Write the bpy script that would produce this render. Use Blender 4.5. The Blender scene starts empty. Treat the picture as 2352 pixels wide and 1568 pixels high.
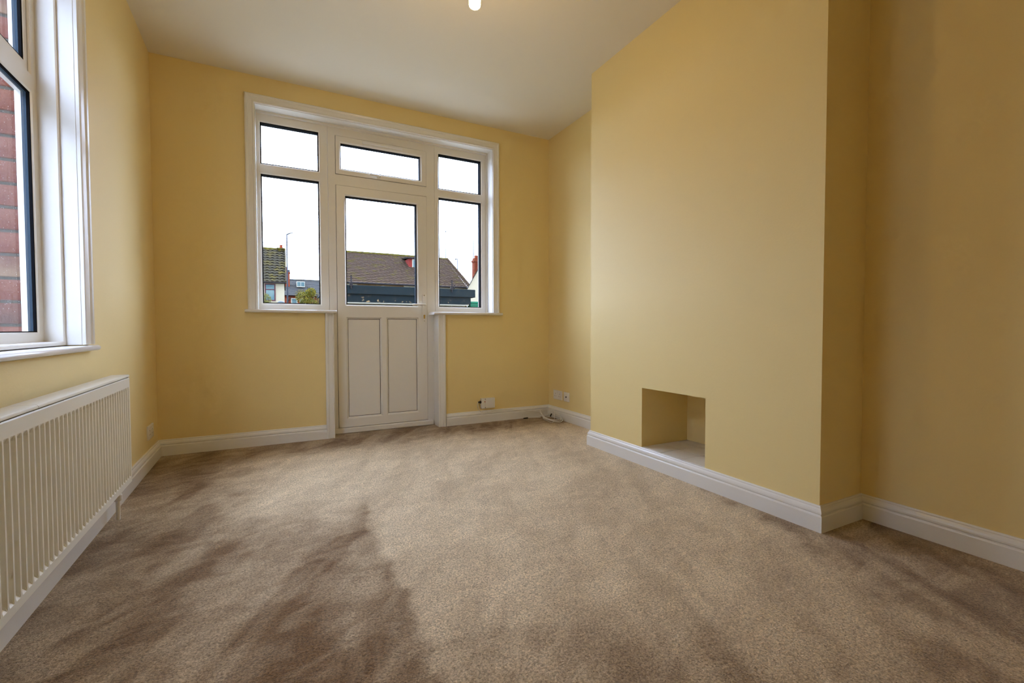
import bpy, math, random
from mathutils import Vector, Matrix
random.seed(7)

# ------------------------------------------------------------------ camera
sc = bpy.context.scene
col = sc.collection
cam_d = bpy.data.cameras.new('camera'); cam = bpy.data.objects.new('camera', cam_d); col.objects.link(cam)
cam_d.sensor_fit = 'HORIZONTAL'; cam_d.sensor_width = 36.0; cam_d.lens = 1034.5 / 2352 * 36.0
cam_d.clip_start = 0.02; cam_d.clip_end = 500
YAW, PITCH, ROLL = 0.4703, -0.0289, -0.0021
_f = Vector((math.sin(YAW) * math.cos(PITCH), math.cos(YAW) * math.cos(PITCH), math.sin(PITCH)))
_r0 = Vector((math.cos(YAW), -math.sin(YAW), 0)); _u0 = _r0.cross(_f)
_r = _r0 * math.cos(ROLL) + _u0 * math.sin(ROLL); _u = _u0 * math.cos(ROLL) - _r0 * math.sin(ROLL)
cam.matrix_world = Matrix(((_r.x, _u.x, -_f.x, 0.7687), (_r.y, _u.y, -_f.y, -3.8042), (_r.z, _u.z, -_f.z, 0.8623), (0, 0, 0, 1)))
sc.camera = cam

# ------------------------------------------------------------------ overcast sky, exposure
SKY = 9.6
BULB = 125.0
world = bpy.data.worlds.new('overcast_sky'); sc.world = world; world.use_nodes = True
bg = world.node_tree.nodes['Background']
bg.inputs['Color'].default_value = (0.82, 0.97, 1.40, 1); bg.inputs['Strength'].default_value = SKY
vs = sc.view_settings
vs.view_transform = 'Standard'; vs.look = 'None'; vs.exposure = 0.17; vs.gamma = 1.0; vs.use_curve_mapping = False
sc.cycles.use_denoising = True
sc.cycles.max_bounces = 7; sc.cycles.diffuse_bounces = 6; sc.cycles.glossy_bounces = 3; sc.cycles.transparent_max_bounces = 14
sc.cycles.use_light_tree = False; sc.cycles.adaptive_threshold = 0.12; sc.cycles.adaptive_min_samples = 24
sc.cycles.sample_clamp_indirect = 10.0

# ------------------------------------------------------------------ materials
MATS = {}
def s2l(c):
    return tuple(((v / 255) / 12.92 if v / 255 <= 0.04045 else ((v / 255 + 0.055) / 1.055) ** 2.4) for v in c)
def mat(name, rgb, rough=0.5, metal=0.0, bump=None, vary=None, spec=0.5, emit=None):
    """rgb linear; bump=(scale,strength,distance); vary=(scale, rgb2, lo, hi)"""
    m = bpy.data.materials.new(name); m.use_nodes = True; nt = m.node_tree; b = nt.nodes['Principled BSDF']
    b.inputs['Base Color'].default_value = (*rgb, 1); b.inputs['Roughness'].default_value = rough
    b.inputs['Metallic'].default_value = metal; b.inputs['Specular IOR Level'].default_value = spec
    tc = nt.nodes.new('ShaderNodeTexCoord')
    if bump:
        n = nt.nodes.new('ShaderNodeTexNoise'); n.inputs['Scale'].default_value = bump[0]; n.inputs['Detail'].default_value = 4
        nt.links.new(tc.outputs['Object'], n.inputs['Vector'])
        bp = nt.nodes.new('ShaderNodeBump'); bp.inputs['Strength'].default_value = bump[1]; bp.inputs['Distance'].default_value = bump[2]
        nt.links.new(n.outputs['Fac'], bp.inputs['Height']); nt.links.new(bp.outputs['Normal'], b.inputs['Normal'])
    if vary:
        n = nt.nodes.new('ShaderNodeTexNoise'); n.inputs['Scale'].default_value = vary[0]; n.inputs['Detail'].default_value = 6
        nt.links.new(tc.outputs['Object'], n.inputs['Vector'])
        r = nt.nodes.new('ShaderNodeMapRange'); r.inputs['From Min'].default_value = vary[2]; r.inputs['From Max'].default_value = vary[3]
        nt.links.new(n.outputs['Fac'], r.inputs['Value'])
        mx = nt.nodes.new('ShaderNodeMix'); mx.data_type = 'RGBA'
        mx.inputs['A'].default_value = (*rgb, 1); mx.inputs['B'].default_value = (*vary[1], 1)
        nt.links.new(r.outputs['Result'], mx.inputs['Factor']); nt.links.new(mx.outputs['Result'], b.inputs['Base Color'])
    if emit:
        b.inputs['Emission Color'].default_value = (*emit[0], 1); b.inputs['Emission Strength'].default_value = emit[1]
    MATS[name] = m
    return m

mat('wall_paint', (0.83, 0.665, 0.315), 0.55, bump=(90, 0.10, 0.004), spec=0.3)
mat('ceiling_paint', (0.80, 0.75, 0.63), 0.8, bump=(60, 0.08, 0.004), spec=0.2)
mat('gloss_white', (0.80, 0.78, 0.73), 0.22, bump=(35, 0.04, 0.003))
mat('upvc', (0.80, 0.77, 0.70), 0.30)
mat('enamel', (0.78, 0.76, 0.66), 0.30)
mat('plastic_white', (0.78, 0.76, 0.72), 0.35)
mat('gasket', (0.008, 0.008, 0.009), 0.9, spec=.05)
mat('spacer', (0.05, 0.075, 0.10), 0.8, spec=.1)
mat('black_plastic', (0.015, 0.014, 0.013), 0.4)
mat('dark_slot', (0.02, 0.018, 0.016), 0.7)
mat('chrome', (0.65, 0.65, 0.65), 0.2, metal=1.0)
mat('brass', (0.60, 0.40, 0.10), 0.3, metal=1.0)
mat('cable_white', (0.74, 0.70, 0.62), 0.45)
mat('hearth_tile', (0.70, 0.66, 0.58), 0.30, vary=(9, (0.62, 0.58, 0.50), .35, .7))
mat('grout', (0.33, 0.29, 0.23), 0.9)
mat('red_mark', (0.5, 0.1, 0.08), 0.5)
mat('lamp_plastic', (0.75, 0.73, 0.68), 0.4)
mat('bulb_glow', (0.9, 0.8, 0.6), 0.5, emit=((1.0, 0.65, 0.26), BULB))
# outside
OUT = dict(spec=.08)
mat('brick_red', (0.125, 0.032, 0.019), 0.9, bump=(60, 0.5, 0.01), vary=(14, (0.17, 0.062, 0.040), .3, .7), **OUT)
mat('brick_buff', (0.19, 0.115, 0.068), 0.9, bump=(60, 0.5, 0.01), vary=(14, (0.13, 0.055, 0.036), .3, .7), **OUT)
mat('brick_dark', (0.080, 0.034, 0.026), 0.9, bump=(60, 0.5, 0.01), vary=(14, (0.13, 0.052, 0.037), .3, .7), **OUT)
mat('mortar', (0.055, 0.052, 0.042), 0.95, bump=(80, 0.5, 0.01), **OUT)
mat('roof_moss', (0.021, 0.0175, 0.0098), 0.95, vary=(2.2, (0.049, 0.0364, 0.0042), .50, .70), **OUT)
mat('roof_brown', (0.035, 0.0203, 0.0112), 0.95, vary=(1.6, (0.0434, 0.0308, 0.0042), .53, .75), **OUT)
mat('moss', (0.0455, 0.0364, 0.0028), 0.95, vary=(5, (0.0238, 0.0182, 0.0056), .4, .65), **OUT)
mat('slate', (0.0196, 0.0196, 0.0182), 0.8, vary=(3, (0.0294, 0.0266, 0.0196), .4, .7), **OUT)
mat('render_white', (0.189, 0.1575, 0.1015), 0.9, **OUT)
mat('render_tan', (0.0875, 0.049, 0.0182), 0.9, vary=(2, (0.112, 0.0665, 0.028), .4, .7), **OUT)
mat('chimney_brick', (0.084, 0.0154, 0.0056), 0.9, vary=(6, (0.105, 0.028, 0.0126), .4, .7), **OUT)
mat('pot_clay', (0.112, 0.0196, 0.007), 0.9, **OUT)
mat('mauve_frame', (0.042, 0.014, 0.0154), 0.6, **OUT)
mat('window_dark', (0.035, 0.063, 0.063), 0.3, vary=(1.5, (0.077, 0.105, 0.091), .45, .65), **OUT)
mat('steel_grey', (0.021, 0.0245, 0.028), 0.6, **OUT)
mat('gutter_dark', (0.007, 0.0049, 0.0042), 0.6, **OUT)
mat('white_paint_out', (0.21, 0.189, 0.14), 0.7, **OUT)
mat('foliage_yellow', (0.084, 0.0616, 0.0021), 0.8, vary=(9, (0.0315, 0.035, 0.0035), .4, .6), **OUT)
mat('foliage_olive', (0.0406, 0.0406, 0.007), 0.8, vary=(9, (0.084, 0.0476, 0.0168), .45, .65), **OUT)
mat('foliage_pale', (0.084, 0.0735, 0.0154), 0.8, vary=(9, (0.0455, 0.0476, 0.0091), .4, .6), **OUT)
mat('bark', (0.021, 0.014, 0.0084), 0.9, **OUT)
mat('bin_green', (0.0042, 0.0595, 0.0266), 0.6, **OUT)
mat('dish_grey', (0.0315, 0.0385, 0.0385), 0.6, **OUT)
mat('dormer_red', (0.098, 0.0119, 0.0077), 0.7, **OUT)
mat('roof_felt', (0.014, 0.014, 0.014), 0.9, **OUT)
mat('ground_out', (0.09, 0.095, 0.06), 0.95, vary=(1.2, (0.06, 0.07, 0.03), .4, .6), **OUT)
mat('bounce_concrete', (0.36, 0.34, 0.30), 0.95, vary=(2.5, (0.28, 0.27, 0.23), .4, .6), **OUT)

def glass_mat():
    m = bpy.data.materials.new('glass'); m.use_nodes = True; nt = m.node_tree; nt.nodes.clear()
    o = nt.nodes.new('ShaderNodeOutputMaterial'); t = nt.nodes.new('ShaderNodeBsdfTransparent'); g = nt.nodes.new('ShaderNodeBsdfGlossy')
    t.inputs['Color'].default_value = (0.96, 0.98, 0.97, 1); g.inputs['Roughness'].default_value = 0.01
    lw_ = nt.nodes.new('ShaderNodeLayerWeight'); lw_.inputs['Blend'].default_value = .5
    pw = nt.nodes.new('ShaderNodeMath'); pw.operation = 'POWER'; pw.inputs[1].default_value = 5.0; nt.links.new(lw_.outputs['Facing'], pw.inputs[0])
    fr = nt.nodes.new('ShaderNodeMath'); fr.operation = 'MULTIPLY_ADD'; fr.inputs[1].default_value = .8; fr.inputs[2].default_value = .02; nt.links.new(pw.outputs[0], fr.inputs[0])
    mx = nt.nodes.new('ShaderNodeMixShader')
    nt.links.new(fr.outputs[0], mx.inputs[0]); nt.links.new(t.outputs[0], mx.inputs[1]); nt.links.new(g.outputs[0], mx.inputs[2])
    nt.links.new(mx.outputs[0], o.inputs['Surface']); MATS['glass'] = m
glass_mat()

def peeling_mat():
    m = mat('fascia_green', (0.008, 0.012, 0.013), 0.8, spec=.06); nt = m.node_tree; b = nt.nodes['Principled BSDF']
    tc = nt.nodes.new('ShaderNodeTexCoord')
    n = nt.nodes.new('ShaderNodeTexNoise'); n.inputs['Scale'].default_value = 7.0; n.inputs['Detail'].default_value = 8; n.inputs['Roughness'].default_value = .65
    nt.links.new(tc.outputs['Object'], n.inputs['Vector'])
    r = nt.nodes.new('ShaderNodeMapRange'); r.inputs['From Min'].default_value = .605; r.inputs['From Max'].default_value = .625
    nt.links.new(n.outputs['Fac'], r.inputs['Value'])
    n2 = nt.nodes.new('ShaderNodeTexNoise'); n2.inputs['Scale'].default_value = 3.0; n2.inputs['Detail'].default_value = 5
    mp = nt.nodes.new('ShaderNodeMapping'); mp.inputs['Scale'].default_value = (.4, 1, 6)
    nt.links.new(tc.outputs['Object'], mp.inputs['Vector']); nt.links.new(mp.outputs[0], n2.inputs['Vector'])
    m1 = nt.nodes.new('ShaderNodeMix'); m1.data_type = 'RGBA'
    m1.inputs['A'].default_value = (0.0021, 0.0042, 0.00448, 1); m1.inputs['B'].default_value = (0.00525, 0.00875, 0.0091, 1)
    nt.links.new(n2.outputs['Fac'], m1.inputs['Factor'])
    zz = nt.nodes.new('ShaderNodeSeparateXYZ'); nt.links.new(tc.outputs['Object'], zz.inputs[0])
    lo = nt.nodes.new('ShaderNodeMapRange'); lo.inputs['From Min'].default_value = 2.22; lo.inputs['From Max'].default_value = 2.06; lo.inputs['To Min'].default_value = .05
    nt.links.new(zz.outputs['Z'], lo.inputs['Value'])
    ml = nt.nodes.new('ShaderNodeMath'); ml.operation = 'MULTIPLY'; nt.links.new(r.outputs['Result'], ml.inputs[0]); nt.links.new(lo.outputs['Result'], ml.inputs[1]); r = ml
    mx = nt.nodes.new('ShaderNodeMix'); mx.data_type = 'RGBA'; mx.inputs['B'].default_value = (0.119, 0.077, 0.035, 1)
    nt.links.new(m1.outputs['Result'], mx.inputs['A']); nt.links.new(r.outputs[0], mx.inputs['Factor'])
    nt.links.new(mx.outputs['Result'], b.inputs['Base Color'])
peeling_mat()

def carpet_mat():
    """twist-pile carpet: flecked yarn, pile brushed in different directions (hoover strokes), painted light and shade"""
    m = mat('carpet', (0.25, 0.18, 0.12), 0.95, spec=0.05); nt = m.node_tree; b = nt.nodes['Principled BSDF']; L = nt.links.new
    tc = nt.nodes.new('ShaderNodeTexCoord')
    def noise(scale, detail=3, rough=.5, vec=None, dist=0):
        n = nt.nodes.new('ShaderNodeTexNoise'); n.inputs['Scale'].default_value = scale; n.inputs['Detail'].default_value = detail
        n.inputs['Roughness'].default_value = rough; n.inputs['Distortion'].default_value = dist
        L(vec if vec else tc.outputs['Object'], n.inputs['Vector']); return n.outputs['Fac']
    def rng(v, a, c, lo=0, hi=1, smooth=True):
        r = nt.nodes.new('ShaderNodeMapRange'); r.interpolation_type = 'SMOOTHSTEP' if smooth else 'LINEAR'
        for k, x in (('From Min', a), ('From Max', c), ('To Min', lo), ('To Max', hi)): r.inputs[k].default_value = x
        L(v, r.inputs['Value']); return r.outputs['Result']
    def op(o, a, c):
        n = nt.nodes.new('ShaderNodeMath'); n.operation = o
        for i, x in enumerate((a, c)):
            if isinstance(x, (int, float)): n.inputs[i].default_value = x
            else: L(x, n.inputs[i])
        return n.outputs[0]
    # yarn fleck
    vo = nt.nodes.new('ShaderNodeTexVoronoi'); vo.inputs['Scale'].default_value = 270; L(tc.outputs['Object'], vo.inputs['Vector'])
    vs_ = nt.nodes.new('ShaderNodeSeparateColor'); L(vo.outputs['Color'], vs_.inputs[0])
    tuft = vs_.outputs[0]
    fleck = rng(noise(135, 2, .7), .28, .72)
    fleck2 = tuft
    # pile lay: broad strokes
    def stroked(ang, stretch):
        mp = nt.nodes.new('ShaderNodeMapping'); mp.vector_type = 'TEXTURE'; mp.inputs['Rotation'].default_value = (0, 0, math.radians(ang)); mp.inputs['Scale'].default_value = (stretch, 1.0, 1)
        L(tc.outputs['Object'], mp.inputs['Vector']); return mp.outputs[0]
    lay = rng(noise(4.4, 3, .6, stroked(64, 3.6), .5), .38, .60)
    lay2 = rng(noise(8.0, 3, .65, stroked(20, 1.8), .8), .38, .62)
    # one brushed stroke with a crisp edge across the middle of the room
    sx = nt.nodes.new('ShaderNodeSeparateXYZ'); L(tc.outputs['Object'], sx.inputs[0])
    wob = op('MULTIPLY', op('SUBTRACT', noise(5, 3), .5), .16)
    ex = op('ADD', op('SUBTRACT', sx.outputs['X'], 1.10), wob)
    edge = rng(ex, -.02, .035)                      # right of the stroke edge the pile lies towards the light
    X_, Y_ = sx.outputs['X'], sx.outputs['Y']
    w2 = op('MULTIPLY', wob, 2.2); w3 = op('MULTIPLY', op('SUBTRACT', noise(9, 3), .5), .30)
    back = rng(op('ADD', Y_, w2), -1.80, -1.35)                                   # brushed pile and painted light, paler towards the door
    near = rng(op('ADD', op('ADD', Y_, op('MULTIPLY', X_, .30)), w2), -2.75, -2.05)  # vignette towards the viewer painted into the colour
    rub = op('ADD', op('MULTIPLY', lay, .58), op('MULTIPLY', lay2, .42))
    lit = op('MAXIMUM', back, op('MULTIPLY', edge, op('ADD', op('MULTIPLY', near, .80), .20)))  # pale area: brushed pile plus painted light
    lit = op('MULTIPLY', lit, rng(op('ADD', op('ADD', X_, w3), w2), .30, .80))      # shade by the radiator wall painted into the colour
    lit = op('MULTIPLY', lit, rng(op('ADD', Y_, w3), -.22, -.52))                   # also darker along the door
    lit = op('MULTIPLY', lit, rng(op('ADD', op('SUBTRACT', X_, op('MULTIPLY', Y_, .30)), op('ADD', w3, w2)), 3.58, 3.36, .08, 1))  # darker by the right alcove wall: hoover boundary plus painted shade
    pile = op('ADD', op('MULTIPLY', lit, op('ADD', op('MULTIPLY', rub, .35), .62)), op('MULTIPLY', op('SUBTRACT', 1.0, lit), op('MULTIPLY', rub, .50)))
    c1 = nt.nodes.new('ShaderNodeMix'); c1.data_type = 'RGBA'    # brushed away and painted shade / brushed towards and painted light
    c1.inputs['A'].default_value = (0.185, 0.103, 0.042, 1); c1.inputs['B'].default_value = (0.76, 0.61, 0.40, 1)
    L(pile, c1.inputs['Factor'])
    fl = op('ADD', op('MULTIPLY', fleck, .48), op('MULTIPLY', fleck2, .62))
    fl = rng(fl, 0, 1.1, .42, 1.50, False)
    c2 = nt.nodes.new('ShaderNodeMix'); c2.data_type = 'RGBA'; c2.blend_type = 'MULTIPLY'; c2.inputs['Factor'].default_value = 1
    L(c1.outputs['Result'], c2.inputs['A'])
    cmb = nt.nodes.new('ShaderNodeCombineColor')
    for i in range(3): L(fl, cmb.inputs[i])
    L(cmb.outputs[0], c2.inputs['B']); L(c2.outputs['Result'], b.inputs['Base Color'])
    bp = nt.nodes.new('ShaderNodeBump'); bp.inputs['Strength'].default_value = .6; bp.inputs['Distance'].default_value = .006
    L(fl, bp.inputs['Height']); L(bp.outputs['Normal'], b.inputs['Normal'])
    b.inputs['Sheen Weight'].default_value = .15; b.inputs['Sheen Roughness'].default_value = .6
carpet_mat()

# ------------------------------------------------------------------ mesh helpers
class MB:
    def __init__(s): s.v = []; s.f = []
    def add(s, vs, fs):
        o = len(s.v); s.v += [tuple(v) for v in vs]; s.f += [tuple(i + o for i in f) for f in fs]; return s
    def box(s, x0, x1, y0, y1, z0, z1):
        return s.add([(x0, y0, z0), (x1, y0, z0), (x1, y1, z0), (x0, y1, z0), (x0, y0, z1), (x1, y0, z1), (x1, y1, z1), (x0, y1, z1)],
                     [(0, 3, 2, 1), (4, 5, 6, 7), (0, 1, 5, 4), (1, 2, 6, 5), (2, 3, 7, 6), (3, 0, 4, 7)])
    def bbox(s, x0, x1, y0, y1, z0, z1, c=.002):
        """box with chamfered edges"""
        import itertools
        X, Y, Z = (x0, x1), (y0, y1), (z0, z1); vs = []; idx = {}
        for i, j, k in itertools.product((0, 1), repeat=3):
            sx, sy, sz = c * (1 - 2 * i), c * (1 - 2 * j), c * (1 - 2 * k)
            for a, p in enumerate(((X[i], Y[j] + sy, Z[k] + sz), (X[i] + sx, Y[j], Z[k] + sz), (X[i] + sx, Y[j] + sy, Z[k]))):
                idx[(i, j, k, a)] = len(vs); vs.append(p)
        fs = []
        def q(*ks): fs.append(tuple(idx[k] for k in ks))
        for i in (0, 1): q((i, 0, 0, 0), (i, 1, 0, 0), (i, 1, 1, 0), (i, 0, 1, 0))
        for j in (0, 1): q((0, j, 0, 1), (1, j, 0, 1), (1, j, 1, 1), (0, j, 1, 1))
        for k in (0, 1): q((0, 0, k, 2), (1, 0, k, 2), (1, 1, k, 2), (0, 1, k, 2))
        for i in (0, 1):
            for j in (0, 1): q((i, j, 0, 0), (i, j, 1, 0), (i, j, 1, 1), (i, j, 0, 1))
            for k in (0, 1): q((i, 0, k, 0), (i, 1, k, 0), (i, 1, k, 2), (i, 0, k, 2))
        for j in (0, 1):
            for k in (0, 1): q((0, j, k, 1), (1, j, k, 1), (1, j, k, 2), (0, j, k, 2))
        for i in (0, 1):
            for j in (0, 1):
                for k in (0, 1): q((i, j, k, 0), (i, j, k, 1), (i, j, k, 2))
        return s.add(vs, fs)
    def loops(s, Ls, closed=False, cap=False):
        n = len(Ls[0]); o = len(s.v)
        for L in Ls: s.v += [tuple(p) for p in L]
        m = len(Ls)
        for i in range(m if closed else m - 1):
            a, c = o + i * n, o + ((i + 1) % m) * n
            for k in range(n): s.f.append((a + k, a + (k + 1) % n, c + (k + 1) % n, c + k))
        if cap: s.f.append(tuple(range(o, o + n))[::-1]); s.f.append(tuple(range(o + (m - 1) * n, o + m * n)))
        return s
    def ring(s, outer, inner, d0, d1, ch=.006, to=None):
        """rectangular frame; rects (a0,a1,b0,b1); front depth d0, back d1; to(a,b,d) -> xyz"""
        to = to or (lambda a, b, d: (a, d, b))
        def R(r, d): return [to(r[0], r[2], d), to(r[1], r[2], d), to(r[1], r[3], d), to(r[0], r[3], d)]
        g = (inner[0] - ch, inner[1] + ch, inner[2] - ch, inner[3] + ch)
        sg = 1 if d1 > d0 else -1
        return s.loops([R(outer, d1), R(outer, d0), R(g, d0), R(inner, d0 + sg * ch), R(inner, d1)], closed=True)
    def tube(s, pts, r, n=8, cap=True):
        P = [Vector(p) for p in pts]; Ls = []; up = None
        for i, p in enumerate(P):
            t = (P[min(i + 1, len(P) - 1)] - P[max(i - 1, 0)]).normalized()
            if up is None: up = Vector((0, 0, 1)) if abs(t.z) < .9 else Vector((1, 0, 0))
            a = t.cross(up).normalized(); up2 = a.cross(t).normalized(); up = up2
            rr = r[i] if isinstance(r, (list, tuple)) else r
            Ls.append([p + (a * math.cos(2 * math.pi * k / n) + up2 * math.sin(2 * math.pi * k / n)) * rr for k in range(n)])
        return s.loops(Ls, cap=cap)
    def lathe(s, prof, c, axis='z', n=24):
        """prof [(r, h)]"""
        Ls = []
        for r, h in prof:
            L = []
            for k in range(n):
                a = 2 * math.pi * k / n; u, w = r * math.cos(a), r * math.sin(a)
                p = {'z': (u, w, h), 'y': (u, h, w), 'x': (h, u, w)}[axis]
                L.append((c[0] + p[0], c[1] + p[1], c[2] + p[2]))
            Ls.append(L)
        return s.loops(Ls, cap=True)
    def prism(s, poly, d0, d1, to):
        n = len(poly)
        return s.loops([[to(a, b, d0) for a, b in poly], [to(a, b, d1) for a, b in poly]], cap=True)
    def build(s, name, m, parent=None, origin=(0, 0, 0), smooth=False, rotz=0):
        me = bpy.data.meshes.new(name)
        me.from_pydata([(x - origin[0], y - origin[1], z - origin[2]) for x, y, z in s.v], [], s.f); me.update()
        import bmesh
        b = bmesh.new(); b.from_mesh(me); bmesh.ops.recalc_face_normals(b, faces=b.faces); b.to_mesh(me); b.free()
        me.materials.append(MATS[m])
        o = bpy.data.objects.new(name, me); col.objects.link(o)
        if smooth:
            me.polygons.foreach_set('use_smooth', [True] * len(me.polygons))
            try: me.set_sharp_from_angle(angle=math.radians(40))
            except Exception: pass
        if parent: o.parent = parent
        else:
            o.location = Matrix.Rotation(rotz, 3, 'Z') @ Vector(origin); o.rotation_euler = (0, 0, rotz)
        return o

def tag(o, label, cat, group=None, kind=None):
    o['label'] = label; o['category'] = cat
    if group: o['group'] = group
    if kind: o['kind'] = kind
    return o
def thing(name, label, cat, loc=(0, 0, 0), rotz=0, group=None, kind=None):
    o = bpy.data.objects.new(name, None); col.objects.link(o); o.empty_display_size = .1
    o.location = Matrix.Rotation(rotz, 3, 'Z') @ Vector(loc); o.rotation_euler = (0, 0, rotz)
    return tag(o, label, cat, group, kind)
def link_copy(o, parent, loc=None):
    c = o.copy(); col.objects.link(c); c.parent = parent
    if loc is not None: c.location = loc
    return c

# ------------------------------------------------------------------ the room: dimensions (metres)
H = 2.70                      # ceiling
W = 3.108                     # wall_right in the alcoves
XB, YF, YN = 2.787, -1.114, -2.710   # chimney breast face, far and near corners
YB = -4.45                    # wall behind the viewer
LA = math.radians(1.68)       # wall_left is a little out of square
OX0, OX1, OZ1 = 0.610, 2.500, 2.497  # opening in wall_back
DX0, DX1, SZ = 1.125, 1.975, 1.000   # doorway below the window sills
FD = 0.12                     # face of the plastic frames behind the wall face
WT = 0.27                     # outer wall thickness

S = lambda o, l, c: tag(o, l, c, kind='structure')

# floor: fitted carpet
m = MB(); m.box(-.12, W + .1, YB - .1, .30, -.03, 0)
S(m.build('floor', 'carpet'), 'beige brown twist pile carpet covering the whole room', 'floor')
m = MB(); m.box(-.2, W + .2, YB - .1, .27, H, H + .1)
S(m.build('ceiling', 'ceiling_paint'), 'plain off-white painted ceiling over the room', 'ceiling')

LIN = .018                    # lining boards sit inside the wall opening
m = MB()
m.box(-.2, OX0 - LIN, 0, WT, 0, H); m.box(OX1 + LIN, W + .2, 0, WT, 0, H); m.box(OX0 - LIN, OX1 + LIN, 0, WT, OZ1 + LIN, H)
m.box(OX0 - LIN, DX0 - LIN, 0, WT, 0, SZ - .016); m.box(DX1 + LIN, OX1 + LIN, 0, WT, 0, SZ - .016)
S(m.build('wall_back', 'wall_paint'), 'cream yellow painted wall around the garden door and its windows', 'wall')

# left wall (own frame, x=0 face) with window opening
LY0, LY1, LZ0, LZ1 = -2.32, -1.392, 0.800, 2.420
m = MB(); T = -.30
m.box(-.10, 0, LY1 + .012, .25, 0, H); m.box(-.10, 0, YB - .2, LY0 - .012, 0, H)
m.box(-.10, 0, LY0 - .012, LY1 + .012, 0, LZ0 - .03); m.box(-.10, 0, LY0 - .012, LY1 + .012, LZ1 + .012, H)
S(m.build('wall_left', 'wall_paint', rotz=LA), 'cream yellow painted wall above the radiator', 'wall')
m = MB(); m.box(W, W + .2, YF - .05, .25, 0, H); m.box(W, W + .2, YB - .2, YN + .05, 0, H)
S(m.build('wall_right', 'wall_paint'), 'cream yellow painted wall in the alcoves beside the chimney breast', 'wall')
m = MB(); m.box(-.1, W + .2, YB - .15, YB, 0, H)
S(m.build('wall_front', 'wall_paint'), 'cream yellow painted wall opposite the garden door', 'wall')

# chimney breast with square fire recess
FY0, FY1, FZ0, FZ1, FXB = -1.646, -2.127, .1115, .4855, 3.19
m = MB()
m.box(XB, FXB + .1, YF, FY0, 0, H) if False else None
m.box(XB, FXB + .1, FY0, YF, 0, H); m.box(XB, FXB + .1, YN, FY1, 0, H)
m.box(XB, FXB + .1, FY1, FY0, FZ1, H); m.box(XB, FXB + .1, FY1, FY0, 0, FZ0 - .012)
m.box(FXB, FXB + .1, FY1, FY0, FZ0 - .012, FZ1)
breast = S(m.build('chimney_breast_wall', 'wall_paint'), 'cream painted chimney breast with a small square recess near the floor', 'chimney breast')
m = MB(); m.box(XB + .001, FXB, FY1, FY0, FZ0 - .012, FZ0 - .003); m.build('grout', 'grout', breast)
tx = [XB + .002, 2.945, 3.105, FXB]; ty = [FY0, -1.803, -1.962, FY1]
for i in range(3):
    for j in range(3):
        m = MB(); m.bbox(tx[i] + .0015, tx[i + 1] - .0015, ty[j + 1] + .0015, ty[j] - .0015, FZ0 - .010, FZ0 + random.uniform(-.0006, .0006), .0012)
        m.build('tile', 'hearth_tile', breast)

# ------------------------------------------------------------------ skirting boards, mitred
SK = [(0, 0), (.020, 0), (.020, .066), (.0175, .0705), (.0130, .0715), (.0130, .0745), (.0165, .0780), (.0165, .0850), (.0135, .0935), (.0085, .1000), (.0085, .1045), (.006, .109), (0, .109)]
def skirting(path, segs):
    """path: wall-face points, room on the left-hand side while walking; segs: [(name,label,first,last)]"""
    P = [Vector((x, y, 0)) for x, y in path]; n = len(P); M = []
    def nrm(i): d = (P[i + 1] - P[i]).normalized(); return Vector((-d.y, d.x, 0))
    for i in range(n):
        if i == 0: M.append(nrm(0))
        elif i == n - 1: M.append(nrm(n - 2))
        else:
            a, b = nrm(i - 1), nrm(i); k = (a + b); M.append(k / (k.dot(a)))
    for name, label, a, b in segs:
        mb = MB()
        for i in range(a, b):
            mb.loops([[P[j] + M[j] * d + Vector((0, 0, z)) for d, z in SK] for j in (i, i + 1)], cap=True)
        S(mb.build(name, 'gloss_white'), label, 'skirting')
lx = lambda y: -math.tan(LA) * y
skirting([(OX0 + DX0 - .0 - OX0 - .058, 0), (0, 0), (lx(YB), YB)],
         [('baseboard_back', 'white moulded skirting between the room corner and the garden door', 0, 1),
          ('baseboard_left', 'white moulded skirting running behind the radiator', 1, 2)])
skirting([(lx(YB), YB), (W, YB), (W, YN), (XB, YN), (XB, YF), (W, YF), (W, 0), (DX1 + .070, 0)],
         [('baseboard_front', 'white moulded skirting on the wall opposite the garden door', 0, 1),
          ('baseboard_right', 'white moulded skirting of the alcove nearest the viewer', 1, 2),
          ('baseboard_chimney', 'white moulded skirting wrapped around the chimney breast', 2, 5),
          ('baseboard_alcove', 'short white moulded skirting below the wall sockets', 5, 6),
          ('baseboard_corner', 'white moulded skirting under the white cable box', 6, 7)])

# ------------------------------------------------------------------ garden-door wall: linings, architraves, sills
m = MB()
m.box(OX0 - LIN, OX0, -.002, FD + .08, SZ, OZ1 + LIN); m.box(OX1, OX1 + LIN, -.002, FD + .08, SZ, OZ1 + LIN); m.box(OX0, OX1, -.002, FD + .08, OZ1, OZ1 + LIN)
m.box(DX0 - LIN, DX0, -.002, FD + .08, 0, SZ - .016); m.box(DX1, DX1 + LIN, -.002, FD + .08, 0, SZ - .016)
lin = S(m.build('trim_1', 'gloss_white'), 'white painted lining boards of the door and window opening', 'trim')
m = MB(); m.box(OX0, OX0 + .010, FD - .016, FD, SZ + .01, OZ1); m.box(OX1 - .012, OX1, FD - .016, FD, SZ + .01, OZ1); m.box(OX0 + .01, OX1 - .012, FD - .026, FD, OZ1 - .014, OZ1)
m.build('cover_strip', 'upvc', lin)
ARC = [(0, .0), (0, .014), (.004, .017), (.010, .017), (.014, .0145), (.038, .0165), (.044, .022), (.052, .024), (.058, .022), (.062, .016), (.062, 0)]  # (outwards, proud)
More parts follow.
